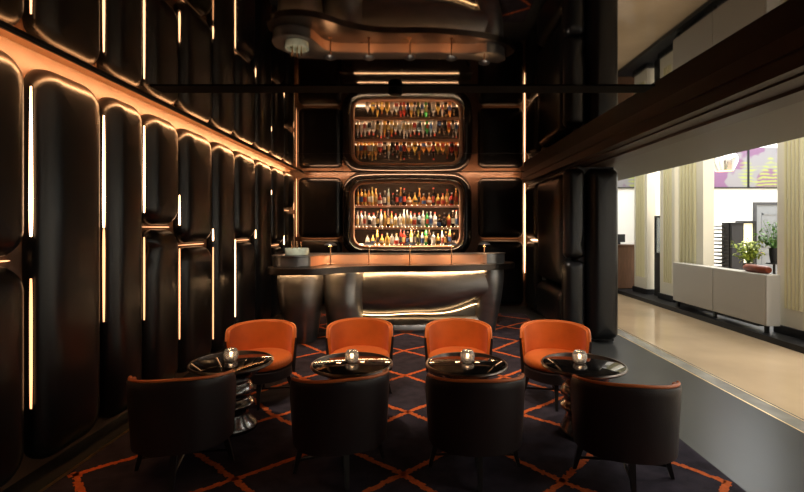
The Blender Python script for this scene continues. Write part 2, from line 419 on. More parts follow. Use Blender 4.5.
# right wall panels past the bar
bR = lambda u, v, w: Vector((XR-w, u, v))
for (u0, u1, v0, v1, lab) in ((9.22, 10.12, 1.52, 2.66, 'upper narrow padded panel on the right wall by the back corner'),
                              (9.22, 10.12, 0.06, 1.47, 'lower narrow padded panel on the right wall by the back corner'),
                              (7.36, 8.92, 0.80, 2.67, 'upper padded panel on the side of the pier by the opening'),
                              (7.36, 8.92, 0.05, 0.76, 'lower padded panel on the side of the pier by the opening')):
    p = pillow('wall_panel', bR, u0, u1, v0, v1, 0.14, 0.13 if u0 > 9 else .20, leather, label=lab, group='padded panels of the right wall')
    if u0 > 9 and v1 > 2:
        s = obj('light_strip', strip_bm((u0+.08, v0-.025), (u1-.08, v0-.025), 0.02, basis=bR), led, p); s.location = -p.location
struct('wall_side', B(XR, 3.05, 7.13, 8.95, 0, 2.69), black)
bF = lambda u, v, w: Vector((u, 7.13-w, v))
pillow('wall_panel', bF, 2.60, 3.08, 0.04, 2.665, 0.12, 0.20, leather, edge=.12, label='tall black padded panel on the end of the pier beside the lobby', group='padded panels of the pier end')
pillow('wall_panel', bF, 2.26, 2.58, 1.28, 2.665, 0.10, 0.13, leather, edge=.1, warp=warp_notch(1, -0.45, .06), label='narrow upper padded panel on the end of the pier', group='padded panels of the pier end')
pillow('wall_panel', bF, 2.24, 2.58, 0.04, 1.25, 0.10, 0.13, leather, edge=.1, label='narrow lower padded panel on the end of the pier', group='padded panels of the pier end')

# ------------------------------------------------------------------ bottle niche
n = empty('bottle_niche', (-0.23, YB, NZ0), 0, 'large rounded lit niche with three bottle shelves in the back wall', 'shelving')
def part(name, bm, m, parent, smooth=False):
    o = obj(name, bm, m, parent, smooth); o.location = -parent.location; return o
YN = YB+0.42
nookm = mat('niche lining', (0.20, 0.13, 0.08), 0.4)
nookback = mat('niche back', (0.010, 0.006, 0.004), 0.6, spec=0.05)
bm = bmesh.new()
box(bm, NX0-.03, NX0, YB+.02, YN, NZ0, NZ1); box(bm, NX1, NX1+.03, YB+.02, YN, NZ0, NZ1)
box(bm, NX0-.03, NX1+.03, YB+.02, YN, NZ1, NZ1+.03); box(bm, NX0-.03, NX1+.03, YB+.02, YN, NZ0-.03, NZ0)
part('lining', bm, nookm, n)
part('back_panel', B(NX0-.03, NX1+.03, YN, YN+.02, NZ0-.03, NZ1+.03), nookback, n)
def ring(cx, cz, a, b, r, prof, bow=0.05):
    """rounded rectangular ring; prof = list of (outset, y)"""
    bm = bmesh.new(); R_ = []
    for d, y in prof:
        rr = []
        for (x, z) in rrect(a+d, b+d, r+d, 8, 14):
            z += bow*(1-(x/(a+d))**2)*(1 if z > 0 else -0.5)
            rr.append(bm.verts.new((cx+x, y, cz+z)))
        R_.append(rr)
    m = len(R_[0])
    for p, q in zip(R_, R_[1:]+R_[:1]):
        for i in range(m): bm.faces.new((p[i], p[(i+1) % m], q[(i+1) % m], q[i]))
    return bm
ca, cb = 1.25, 0.735; cx, cz = -0.23, 2.045
frm = mat('glossy black frame', (0.010, 0.009, 0.009), 0.18, spec=0.6)
part('frame', ring(cx, cz, ca, cb, 0.26, [(0, YB-.02), (.005, YB-.12), (.03, YB-.165), (.09, YB-.175), (.16, YB-.14), (.20, YB-.07), (.205, YB)]), frm, n, True)
part('inner_frame', ring(cx, cz, ca-.075, cb-.06, 0.20, [(0, YB+.05), (0, YB-.015), (.02, YB-.03), (.08, YB-.02), (.08, YB+.05)]), copper_and_lamplight, n, True)
SH = [2.262, 1.772, 1.357]
for k, z in enumerate(SH):
    part('shelf', B(NX0+.01, NX1-.01, YB+.03, YN-.005, z-.035, z, bev=.004), copper_and_lamplight, n)
    part('shelf_light', B(NX0+.10, NX1-.10, YN-.05, YN-.022, z+.001, z+.022), lednook, n)
    part('shelf_light', B(NX0+.10, NX1-.10, YB+.046, YB+.066, z-.045, z-.0355), lednook2, n)
    part('shelf_lip', B(NX0+.01, NX1-.01, YB+.03, YB+.042, z-.055, z-.0355), copper_and_lamplight, n)
part('shelf_light', B(NX0+.25, NX1-.25, YB+.05, YB+.07, NZ1-.012, NZ1-.002), lednook2, n)

# bottles
BC = {}
def bmat(name, col, tr=0.40, rough=0.12):
    BC[name] = mat('bottle '+name, col, rough, trans=tr, ior=1.35); return BC[name]
bmat('amber', (0.85, 0.38, 0.10)); bmat('clear', (0.95, 0.92, 0.85)); bmat('green', (0.10, 0.55, 0.15)); bmat('dark', (0.05, 0.03, 0.02), .3)
bmat('pale blue', (0.55, 0.75, 0.85)); bmat('golden', (0.95, 0.62, 0.15)); bmat('red', (0.55, 0.06, 0.04)); bmat('olive', (0.30, 0.30, 0.08))
capm = {'gold': mat('gold cap', (0.8, 0.55, 0.2), .3, 1), 'black': mat('black cap', (.02, .02, .02), .4), 'red': mat('red cap', (.5, .05, .03), .4),
        'silver': mat('silver cap', (.7, .7, .7), .3, 1)}
labm = {'white': mat('white paper', (.85, .8, .7), .7), 'black': mat('black paper', (.03, .03, .03), .6), 'red': mat('red paper', (.5, .07, .04), .7),
        'gold': mat('gold paper', (.6, .42, .15), .5), 'blue': mat('blue paper', (.08, .16, .4), .6)}
shapes = {
 'tall':   ([(0, 0), (.036, 0), (.038, .01), (.038, .20), (.034, .225), (.014, .262), (.013, .31), (0, .31)], .31, .038, (.07, .17)),
 'slim':   ([(0, 0), (.030, 0), (.032, .01), (.032, .22), (.025, .25), (.012, .28), (.012, .34), (0, .34)], .34, .032, (.06, .18)),
 'squat':  ([(0, 0), (.050, 0), (.054, .015), (.052, .12), (.044, .16), (.016, .19), (.014, .235), (0, .235)], .235, .0535, (.03, .10)),
 'round':  ([(0, 0), (.040, 0), (.058, .04), (.062, .08), (.054, .125), (.030, .165), (.015, .185), (.014, .24), (0, .24)], .24, .0625, (.06, .10)),
 'broad':  ([(0, 0), (.044, 0), (.046, .01), (.046, .18), (.040, .205), (.016, .222), (.015, .27), (0, .27)], .27, .046, (.05, .15)),
}
BM = {}
for k, (pr, h, rw, (l0, l1)) in shapes.items():
    o = obj('bottle', lathe(pr, 14), [BC['clear']], smooth=True); body = o.data; bpy.data.objects.remove(o)
    c = obj('cap', lathe([(0, h-.012), (.0165, h-.012), (.0165, h+.018), (0, h+.018)], 10), [capm['gold']], smooth=True); cap = c.data; bpy.data.objects.remove(c)
    l = bmesh.new(); nn = 12; a = []
    rl = rw+.0012 if k != 'round' else .064
    for i in range(nn+1):
        t = -PI/2-1.0+2.0*i/nn; a.append([l.verts.new((rl*math.cos(t), rl*math.sin(t), z)) for z in (l0, l1)]+[l.verts.new(((rl-.002)*math.cos(t), (rl-.002)*math.sin(t), z)) for z in (l1, l0)])
    for p, q in zip(a, a[1:]):
        for i in range(4): l.faces.new((p[i], p[(i+1) % 4], q[(i+1) % 4], q[i]))
    l.faces.new(a[0]); l.faces.new(a[-1])
    lo = obj('label', l, [labm['white']], smooth=True); lab = lo.data; bpy.data.objects.remove(lo)
    BM[k] = (body, cap, lab)
meshcache = {}
def withmat(me, m):
    key = (me.name, m.name)
    if key not in meshcache:
        c = me.copy(); c.materials.clear(); c.materials.append(m); meshcache[key] = c
    return meshcache[key]
rowdef = [
 ('top', ['slim amber', 'tall amber', 'tall golden', 'tall amber', 'slim golden', 'tall amber', 'squat red', 'broad dark', 'slim clear', 'squat dark', 'tall dark', 'slim amber',
          'tall dark', 'round amber', 'round golden', 'slim amber', 'squat amber', 'round amber', 'slim dark', 'squat golden', 'squat amber', 'tall amber', 'squat red', 'tall amber']),
 ('middle', ['slim clear', 'tall clear', 'tall clear', 'broad clear', 'broad clear', 'tall dark', 'slim clear', 'tall golden', 'slim dark', 'tall golden', 'broad clear', 'broad clear', 'slim clear',
             'slim clear', 'tall clear', 'broad clear', 'broad pale blue', 'tall clear', 'tall green', 'tall pale blue', 'broad clear', 'squat dark', 'broad dark', 'broad amber', 'tall dark', 'slim clear']),
 ('bottom', ['squat clear', 'round golden', 'slim golden', 'round golden', 'squat golden', 'broad clear', 'squat clear', 'slim red', 'tall red', 'tall dark', 'tall golden',
             'slim dark', 'tall olive', 'broad clear', 'slim green', 'tall dark', 'broad clear', 'squat golden', 'slim clear', 'broad dark', 'tall amber', 'squat dark']),
]
RB = random.Random(3)
for (rn, items), zs in zip(rowdef, SH):
    x0, x1 = (-1.38, 0.93) if rn != 'bottom' else (-1.18, 0.90)
    ww = [shapes[q.split(' ')[0]][2]+.004 for q in items]
    for i, it in enumerate(items):
        sh, colr = it.split(' ', 1)
        x = x0+(x1-x0)*(sum(ww[:i])+ww[i]/2)/sum(ww)
        body, cap, lab = BM[sh]
        sc = RB.uniform(.95, 1.12)*(1.03 if rn == 'top' else 1.0)
        sc = min(sc, (x1-x0)*ww[i]/sum(ww)*.97/(2*shapes[sh][2]))
        szz = sc if sc > .95 else RB.uniform(.97, 1.1)
        ck = RB.choice(list(capm)); lk = RB.choice(['white', 'white', 'gold', 'black', 'red', 'white', 'blue'])
        o = bpy.data.objects.new('bottle', withmat(body, BC[colr])); COL.objects.link(o)
        o.location = (x, YB+.125+(0.02 if i % 2 else 0), zs+.0005); o.scale = (sc, sc, szz*RB.uniform(1.0, 1.12)); o.rotation_euler.z = RB.uniform(-.5, .5)
        tag(o, '%s %s bottle with %s label, %s from left on the %s niche shelf' % (
            {'tall': 'tall', 'slim': 'slim', 'squat': 'squat', 'round': 'round-bodied', 'broad': 'broad'}[sh], colr, lk, ordinal(i), rn), 'bottle', 'bottles on the %s niche shelf' % rn)
        for nm, me, mm in (('cap', cap, capm[ck]), ('label', lab, labm[lk])):
            c = bpy.data.objects.new(nm, withmat(me, mm)); COL.objects.link(c); c.parent = o

# back counter under the niche
bc = empty('back_counter', (-0.23, YB-.3, 0), 0, 'dark back counter with lit edges below the bottle niche', 'counter')
part('body', B(-1.6, 1.15, YB-.44, YB-.01, 0.0, 0.86), countermat, bc)
part('worktop', B(-1.66, 1.2, YB-.50, YB-.01, 0.86, 0.89, bev=.004), countermat, bc)
part('ledge', B(-1.6, 1.15, YB-.30, YB-.01, 1.00, 1.03, bev=.004), countermat, bc)
part('light_strip', B(-1.35, 0.9, YB-.47, YB-.45, 0.891, 0.897), led, bc)
part('light_strip', B(-1.3, 0.9, YB-.29, YB-.275, 1.031, 1.036), led, bc)
part('light_strip', B(-1.3, 0.9, YB-.05, YB-.035, 1.031, 1.041), led, bc)
part('riser', B(-1.6, 1.15, YB-.03, YB-.01, .89, 1.0), countermat, bc)

# ------------------------------------------------------------------ the bar
CT = 1.16
bar = empty('bar_counter', (-0.3, 7.5, 0), 0, 'long sculpted pewter bar with bulging legs and glowing underside in front of the bottle niche', 'bar')
front = [(-2.28, 7.15), (-2.25, 6.88), (-2.05, 6.67), (-1.75, 6.60), (-1.48, 6.66), (-1.31, 6.78), (-1.13, 6.94), (-.87, 7.09), (-.59, 7.17), (-.28, 7.20),
         (.17, 7.20), (.58, 7.26), (1.08, 7.39), (1.45, 7.60), (1.66, 7.88), (1.69, 8.02), (1.60, 8.22)]
back = [(1.0, 8.06), (.3, 8.0), (-.6, 8.0), (-1.6, 8.0), (-2.1, 7.8)]
out = catmull(front, 4)
poly = out+back
part('worktop', prism(poly, CT-.095, CT, .022, 3), countermat, bar, True)
def inset(pts, d):
    o = []
    for i, p in enumerate(pts):
        a = Vector(pts[max(i-1, 0)]); b = Vector(pts[min(i+1, len(pts)-1)]); t = (b-a).normalized()
        o.append((p[0]-t.y*d, p[1]+t.x*d))
    return o
# led band under the counter
ins = inset(out, 0.115)
bm = bmesh.new(); tube(bm, [(x, y, CT-.0995) for x, y in ins[3:-6]], 0.0045, 6)
part('light_strip', bm, ledbar, bar)
# raised back
up = catmull([(-2.25, 7.35), (-2.20, 7.02), (-1.93, 6.87), (-1.66, 6.97), (-1.57, 7.20), (-1.50, 7.46), (-1.30, 7.57), (-.9, 7.60), (-.3, 7.60), (.4, 7.60), (.95, 7.62), (1.10, 7.56), (1.30, 7.60), (1.47, 7.76), (1.50, 7.92)], 4)
upoly = up+[(1.42, 8.04), (.9, 7.86), (.2, 7.84), (-.8, 7.84), (-1.5, 7.86), (-2.0, 7.8)]
o = part('upstand', prism(upoly, CT+.001, CT+.155, .012, 3), [copper_and_lamplight, pewter], bar, True)  # copper middle is painted lamplight on pewter, the ends stay plain pewter
for f in o.data.polygons:
    if f.center.x < -1.62 or f.center.x > 1.15: f.material_index = 1
part('upstand_cap', prism([(x, y) for x, y in inset(up, -0.012)]+upoly[len(up):], CT+.155, CT+.17, .005, 2), pewter, bar, True)
# bulging legs
def barrel(cx, cy, prof, n=40, e=2.3):
    bm = bmesh.new(); rr = []
    for (z, rx, ry, ox, oy) in prof:
        ring_ = []
        for i in range(n):
            t = 2*PI*i/n; c, s = math.cos(t), math.sin(t)
            ring_.append(bm.verts.new((cx+ox+rx*math.copysign(abs(c)**(2/e), c), cy+oy+ry*math.copysign(abs(s)**(2/e), s), z)))
        rr.append(ring_)
    for a, b in zip(rr, rr[1:]):
        for i in range(n): bm.faces.new((a[i], a[(i+1) % n], b[(i+1) % n], b[i]))
    bm.faces.new(rr[0]); bm.faces.new(rr[-1]); return bm
def smoothprof(keys, n=22):
    out_ = []
    ks = catmull(keys, 6)
    return ks
part('leg', barrel(-1.80, 7.18, smoothprof([(0, .20, .25, .03, 0), (.25, .25, .30, .02, 0), (.55, .31, .38, 0, 0), (.85, .345, .37, -.01, 0), (1.05, .345, .37, -.01, 0), (CT-.09, .34, .36, -.01, 0)])), pewter, bar, 'all')
part('leg', barrel(-1.18, 7.42, smoothprof([(0, .30, .30, .02, 0), (.25, .285, .32, .02, 0), (.55, .30, .37, 0, 0), (.85, .32, .33, -.02, 0), (1.05, .33, .33, -.02, 0), (CT-.09, .33, .32, -.02, 0)])), pewter, bar, 'all')
part('leg', barrel(1.18, 7.86, smoothprof([(0, .17, .22, -.02, 0), (.25, .19, .26, 0, 0), (.55, .23, .31, .02, 0), (.85, .255, .34, .03, 0), (1.05, .26, .33, .03, 0), (CT-.09, .255, .32, .03, 0)])), pewter, bar, 'all')
# belly
bm = bmesh.new(); rows = []
NXb = 48; NT = 22
def zb(x):
    t = max(0, (x-.10)/0.85); return 0.31+0.17*min(1, t)**1.8+0.015*math.cos(x*5)
for i in range(NXb+1):
    x = -1.0+2.25*i/NXb; row = []
    yf = 7.45+0.10*max(0, x)**1.5
    for j in range(NT+1):
        t = j/NT; z = (CT-.09)+(zb(x)-(CT-.09))*t
        y = yf-0.05*math.sin(PI*min(1, t*1.15))+0.30*max(0, (t-.55)/.45)**2.6
        row.append(bm.verts.new((x, y, z)))
    row.append(bm.verts.new((x, 7.9, zb(x)))); row.append(bm.verts.new((x, 7.95, CT-.09)))
    rows.append(row)
for a, b in zip(rows, rows[1:]):
    m_ = len(a)
    for j in range(m_): bm.faces.new((a[j], a[(j+1) % m_], b[(j+1) % m_], b[j]))
bm.faces.new(rows[0]); bm.faces.new(rows[-1])
part('belly_panel', bm, pewter, bar, True)
bm = bmesh.new(); tube(bm, [(-.95+1.95*i/24, 7.70, zb(-.95+1.95*i/24)-.004) for i in range(25)], .006, 6)
part('light_strip', bm, ledtoe, bar)
bm = bmesh.new(); rows = []
for i in range(25):
    x = -1.0+2.2*i/24; rows.append([bm.verts.new((x, y, z)) for y, z in ((7.62, 0), (7.60, .06), (7.66, .2), (7.78, .28), (7.84, .60), (7.95, .60), (7.95, 0))])
for a, b in zip(rows, rows[1:]):
    for j in range(7): bm.faces.new((a[j], a[(j+1) % 7], b[(j+1) % 7], b[j]))
bm.faces.new(rows[0]); bm.faces.new(rows[-1])
part('plinth', bm, pewter, bar, True)

# mushroom lamps on the bar
lampnames = ['leftmost', 'second from the left', 'middle', 'fourth from the left', 'rightmost']
lx = [(330.5, 62.5), (369.0, 62.4), (410.0, 62.4), (451.4, 62.2), (484.3, 60.6)]
def mk_lamp(x, y, lab):
    t = empty('bar_lamp', (x, y, CT), 0, lab, 'table lamp', 'mushroom lamps along the bar')
    obj('base', lathe([(0, 0), (.03, 0), (.03, .008), (.012, .014), (0, .014)], 20), brass, t, True)
    obj('pole', lathe([(0, .01), (.012, .01), (.012, .33), (0, .33)], 12), brass, t, True)
    obj('lamp_shade', lathe([(0, .33), (.055, .328), (.095, .314), (.098, .318), (.09, .334), (.055, .352), (.02, .362), (0, .364)], 28), pewter, t, True)
    b = obj('diffuser', lathe([(0, .288), (.03, .288), (.035, .296), (0, .296)], 20), brass, t, True); return t
for (px, s), nm in zip(lx, lampnames):
    x = (px-417)/s; y = 460/s
    mk_lamp(x, y, 'slim brass mushroom lamp on the bar counter, %s of the five' % nm)
    l = area('lamp_bulb', (x, y, CT+.312), .10, .10, 9.0, (1.0, 0.56, 0.28), spread=2.9)

# marble bucket on the left lobe
t = empty('ice_bucket', (-1.86, 7.13, CT+.1705), 0, 'round pale green marble bucket holding brass bar tools on the left end of the bar', 'ice bucket')
obj('bowl', lathe([(0, 0), (.165, 0), (.18, .01), (.183, .10), (.178, .108), (.15, .108), (.145, .03), (0, .03)], 40), whitemarble, t, True)
for k, (dx, dy, tx, ty) in enumerate(((-.06, -.02, -.02, .03), (.07, 0, .0, -.03), (.0, .05, -.02, .0))):
    bm = bmesh.new(); tube(bm, [(dx, dy, .032), (dx+tx*.5, dy+ty*.5, .11), (dx+tx, dy+ty, .215)], [.007, .009, .016], 8)
    o = obj('bar_tool', bm, brass, None, True); o.location = t.location
    tag(o, ['brass bar tool leaning to the left in the marble bucket', 'brass bar tool at the right side of the marble bucket', 'brass bar tool at the back of the marble bucket'][k], 'bar tool', 'brass tools in the marble bucket')

# ------------------------------------------------------------------ chairs (front faces +y locally, origin on floor)
def plan(phi, r):            # phi = 0 at the back (-y)
    e = 2.35; s, c = math.sin(phi), math.cos(phi)
    k = (abs(s)**e+abs(c)**e)**(-1/e)
    return (r*k*s, -r*0.97*k*c)
PH = math.radians(84)
def rimz(phi):
    a = abs(phi)/PH
    z = 0.735-0.042*a**1.8
    if a > .90: z -= 0.10*((a-.90)/.10)**2.5
    return z
def shell_bm(r_out0, r_out1, r_in0, r_in1, zbot, ztop, n=72, m=12, round_=0.012):
    bm = bmesh.new(); rows = []
    for i in range(n+1):
        phi = -PH+2*PH*i/n; zt = ztop(phi); row = []
        for j in range(m+1):
            t = j/m; x, y = plan(phi, r_out0+(r_out1-r_out0)*t); row.append(bm.verts.new((x, y, zbot+(zt-round_-zbot)*t)))
        x, y = plan(phi, (r_out1+r_in1)/2+ (r_out1-r_in1)*.25); row.append(bm.verts.new((x, y, zt)))
        x, y = plan(phi, (r_out1+r_in1)/2-(r_out1-r_in1)*.25); row.append(bm.verts.new((x, y, zt)))
        for j in range(m, -1, -1):
            t = j/m; x, y = plan(phi, r_in0+(r_in1-r_in0)*t); row.append(bm.verts.new((x, y, zbot+(zt-round_-zbot)*t)))
        rows.append(row)
    k = len(rows[0])
    for a, b in zip(rows, rows[1:]):
        for j in range(k): bm.faces.new((a[j], a[(j+1) % k], b[(j+1) % k], b[j]))
    bm.faces.new(rows[0]); bm.faces.new(rows[-1]); return bm
chair_groups = 'barrel chairs around the cocktail tables'
def make_chair():
    t = empty('barrel_chair')
    # dark outer shell
    obj('outer_shell', shell_bm(.337, .360, .312, .338, .228, lambda p: rimz(p)-.012), shoe, t, True)
    obj('inner_back', shell_bm(.311, .3375, .288, .308, .34, lambda p: rimz(p)-.004, round_=.006), orange, t, True)
    bm = bmesh.new(); N = 80
    pts = []
    for i in range(N+1):
        phi = -PH+2*PH*i/N; x, y = plan(phi, .342); pts.append((x, y, rimz(phi)-.003))
    tube(bm, pts, .0110, 8); obj('piping', bm, pipe, t, True)
    def rf(r, z, th): return r*(1+(0.008*math.cos(56*th) if r > .27 and z > .35 and z < .44 else 0))
    obj('seat', lathe([(0, .340), (.262, .340), (.295, .352), (.306, .372), (.306, .405), (.296, .430), (.265, .446), (.17, .454), (0, .458)], 168, rfun=rf), orange, t, 'all')
    obj('seat_frame', lathe([(0, .23), (.285, .23), (.308, .242), (.309, .333), (.295, .339), (0, .339)], 64), shoe, t, True)
    for k in range(4):
        a = k*PI/2
        bm = bmesh.new(); c, s = math.cos(a), math.sin(a)
        p0 = Vector((c*.255, s*.255, .265)); p1 = Vector((c*.325, s*.325, 0.0))
        rows = []
        for p, h in ((p0, .021), (p0.lerp(p1, .5), .018), (p1, .012)):
            rows.append([bm.verts.new(p+Vector((c*dx*h-s*dy*h, s*dx*h+c*dy*h, 0))) for dx, dy in ((-1, -1), (1, -1), (1, 1), (-1, 1))])
        for q, r2 in zip(rows, rows[1:]):
            for j in range(4): bm.faces.new((q[j], q[(j+1) % 4], r2[(j+1) % 4], r2[j]))
        bm.faces.new(rows[0]); bm.faces.new(rows[-1])
        obj('leg', bm, ebony, t)
    for k in range(2):
        bm = bmesh.new(); a = k*PI/2; c, s = math.cos(a), math.sin(a)
        tube(bm, [(-c*.302, -s*.302, .085), (0, 0, .095+.012*k), (c*.302, s*.302, .085)], .010, 6); obj('stretcher', bm, ebony, t, True)
    return t
chair = make_chair()
def copy_tree(o, parent=None):
    c = o.copy(); COL.objects.link(c); c.parent = parent
    for ch in list(o.children): copy_tree(ch, c)
    return c
nl = ['dark-backed barrel chair seen from behind, leftmost of the front row, against the wall side',
      'dark-backed barrel chair seen from behind, second from the left in the front row',
      'dark-backed barrel chair seen from behind, third from the left in the front row',
      'dark-backed barrel chair seen from behind, rightmost of the front row, beside the stone floor']
fl_ = ['orange velvet barrel chair facing the camera behind the leftmost table',
       'orange velvet barrel chair facing the camera behind the second table from the left',
       'orange velvet barrel chair facing the camera behind the third table from the left',
       'orange velvet barrel chair facing the camera behind the rightmost table']
first = True
for (x, y, a), lab in zip(CH_NEAR, nl):
    c = chair if first else copy_tree(chair); first = False
    c.location = (x, y, 0.007); c.rotation_euler.z = math.radians(a); tag(c, lab, 'chair', 'front row of barrel chairs')
FR = [180+14, 180+6, 180-4, 180-14]
for (x, y, _), a, lab in zip(CH_FAR, FR, fl_):
    c = copy_tree(chair); c.location = (x, y, 0.007); c.rotation_euler.z = math.radians(a); tag(c, lab, 'chair', 'back row of orange barrel chairs')

# ------------------------------------------------------------------ tables and glass candle holders
TZ = 0.585
def make_table():
    t = empty('cocktail_table')
    pp = catmull([(.200, 0), (.205, .012), (.195, .04), (.160, .09), (.135, .15), (.150, .19), (.185, .225), (.165, .262), (.158, .285), (.190, .32), (.196, .35), (.175, .385), (.150, .41), (.165, .44), (.205, .48), (.235, .52), (.245, .555)], 4)
    pp = [(0, 0)]+[(a, b) for a, b in pp]+[(0, .555)]
    def rf(r, z, th): return r*(1+0.06*math.sin(th+z*14)+0.03*math.sin(2*th-z*21))
    obj('pedestal', lathe(pp, 48, rfun=rf), pedm, t, 'all')
    obj('rim', lathe([(.20, .556), (.325, .556), (.345, .563), (.350, .575), (.346, .586), (.343, .588), (.334, .588), (.332, .580), (.20, .580)], 72), rimm, t, True)
    obj('table_top', lathe([(0, .5565), (.3315, .5565), (.3315, .583), (.328, .5845), (0, .5845)], 72), glasstop, t, True)
    return t
table = make_table()
tl = ['round black glass cocktail table on a silver pedestal, leftmost of the four', 'round black glass cocktail table, second from the left of the four',
      'round black glass cocktail table, third from the left of the four', 'round black glass cocktail table, rightmost of the four']
def make_candle():
    t = empty('candle_holder')
    obj('glass', lathe([(0, 0), (.035, 0), (.052, .012), (.062, .045), (.060, .075), (.046, .102), (.040, .104), (.052, .074), (.054, .046), (.045, .02), (.03, .014), (0, .014)], 20), crystal, t, 'all')
    obj('candle', lathe([(0, .0145), (.020, .0145), (.020, .036), (0, .036)], 16), white, t, True)
    obj('flame', lathe([(0, .037), (.010, .043), (.015, .055), (.009, .075), (0, .092)], 10), candlem, t, True)
    return t
cnd = make_candle()
CPX = [231, 352, 467.5, 579.6]
for i, ((x, y), lab) in enumerate(zip(TAB, tl)):
    c = table if i == 0 else copy_tree(table); c.location = (x, y, 0.007); c.rotation_euler.z = i*1.3; tag(c, lab, 'table', 'round cocktail tables')
    k = cnd if i == 0 else copy_tree(cnd)
    yy = y+.02; xx = (CPX[i]-417)*yy/460
    k.location = (xx, yy, 0.007+.585); tag(k, 'glowing faceted glass candle holder on the %s cocktail table' % ['leftmost', 'second from the left', 'third from the left', 'rightmost'][i], 'candle holder', 'glass candle holders on the tables')

# ------------------------------------------------------------------ lobby
struct('trim_8', B(5.38, 6.5, -3, 12.5, 0.0, 0.09), black)
def pilaster(y0, y1, f0, f1, nf, lab, x=5.6, dx=0.22):
    k_ = 5.75/5.6; y0, y1, f0, f1, x = y0*k_, y1*k_, f0*k_, f1*k_, x*k_
    t = empty('pilaster', (x, (y0+y1)/2, .09), 0, lab, 'pilaster', 'fluted pilasters in the lobby')
    part('shaft', B(x, x+dx, y0, y1, 0.09, 5.0), cream, t)
    part('plinth', B(x-.04, x+dx+.02, y0-.03, y1+.03, 0.091, 0.22, bev=.006), black, t)
    bm = bmesh.new(); w_ = (f1-f0)/nf
    for k in range(nf):
        yc = f0+w_*(k+.5); tube(bm, [(x-.002, yc, .5), (x-.002, yc, 4.99)], w_*.30, 10)
    part('fluting', bm, flute, t, True)
    return t
pilaster(5.9, 7.15, 6.66, 7.02, 5, 'nearest fluted cream pilaster at the right edge of the lobby view')
pilaster(9.0, 9.85, 9.2, 9.80, 5, 'fluted cream pilaster rising behind the far end of the pale desk')
pilaster(10.0, 10.60, 10.1, 10.45, 4, 'fluted cream pilaster just beyond the pale desk')
pilaster(11.2, 11.85, 11.3, 11.75, 5, 'farthest fluted cream pilaster beside the walnut reception counter')
pilaster(12.3, 12.9, 12.35, 12.85, 5, 'recessed fluted pilaster behind the dark glass doorway', x=6.3)
# dark doorway frame between pilasters
t = empty('door_frame', (5.9, 11.1, .09), 0, 'narrow dark framed glass door between two lobby pilasters', 'door')
bm = B(5.87, 5.93, 10.92, 10.96, .0905, 2.05); box(bm, 5.87, 5.93, 11.34, 11.38, .0905, 2.05); box(bm, 5.87, 5.93, 10.96, 11.34, 2.0, 2.05); box(bm, 5.87, 5.93, 10.96, 11.34, .0905, 1.15)
part('frame', bm, black, t)
part('pane', B(5.89, 5.905, 10.96, 11.34, 1.15, 2.0), mat('door glass', (.35, .40, .42), .08, trans=.6), t)

# pale desk
t = empty('lobby_desk', (5.55, 8.4, 0.09), 0, 'long pale grey leather-clad desk on dark legs along the lobby edge', 'desk')
part('front_panel', B(5.44, 5.66, 7.20, 8.46, .22, 1.02, bev=.012), deskm, t)
part('front_panel', B(5.44, 5.66, 8.47, 9.78, .22, 1.02, bev=.012), deskm, t)
part('end_panel', B(5.442, 5.658, 7.16, 7.198, .22, 1.018, bev=.01), deskm, t)
part('kick_plate', B(5.56, 5.66, 7.5, 9.7, .15, .22), black, t)
for yy in (7.24, 8.5, 9.7): part('leg', B(5.50, 5.55, yy, yy+.05, .0905, .222), black, t)
# leather roll on the desk
bm = bmesh.new(); tube(bm, [(5.55, 7.25, 1.085), (5.55, 7.28, 1.085), (5.55, 7.5, 1.088), (5.55, 7.74, 1.085), (5.55, 7.78, 1.085)], [.045, .062, .066, .062, .045], 16)
o = obj('leather_roll', bm, redm, None, True, loc=(5.55, 7.5, 1.02)); tag(o, 'oxblood leather roll lying on the near end of the pale desk', 'bolster')
# magazine rack / dark totem
t = empty('display_stand', (6.3, 9.2, .09), 0, 'tall black display stand with horizontal slats behind the pale desk', 'display stand')
part('panel', B(6.26, 6.54, 9.20, 9.30, .0905, 1.86, bev=.01), black, t)
part('panel_edge', B(6.29, 6.51, 9.192, 9.1995, .4, 1.80), mat('smoked screen', (.05, .05, .055), .15), t)
bm = bmesh.new()
for k in range(12): box(bm, 6.03, 6.22, 9.16, 9.36, .95+k*.075, .975+k*.075)
part('slat', bm, black, t)['kind'] = 'stuff'
part('slat_post', B(6.16, 6.26, 9.22, 9.30, .0905, 1.86), black, t)
part('base', B(6.05, 6.55, 9.1, 9.4, .0902, .12), black, t)
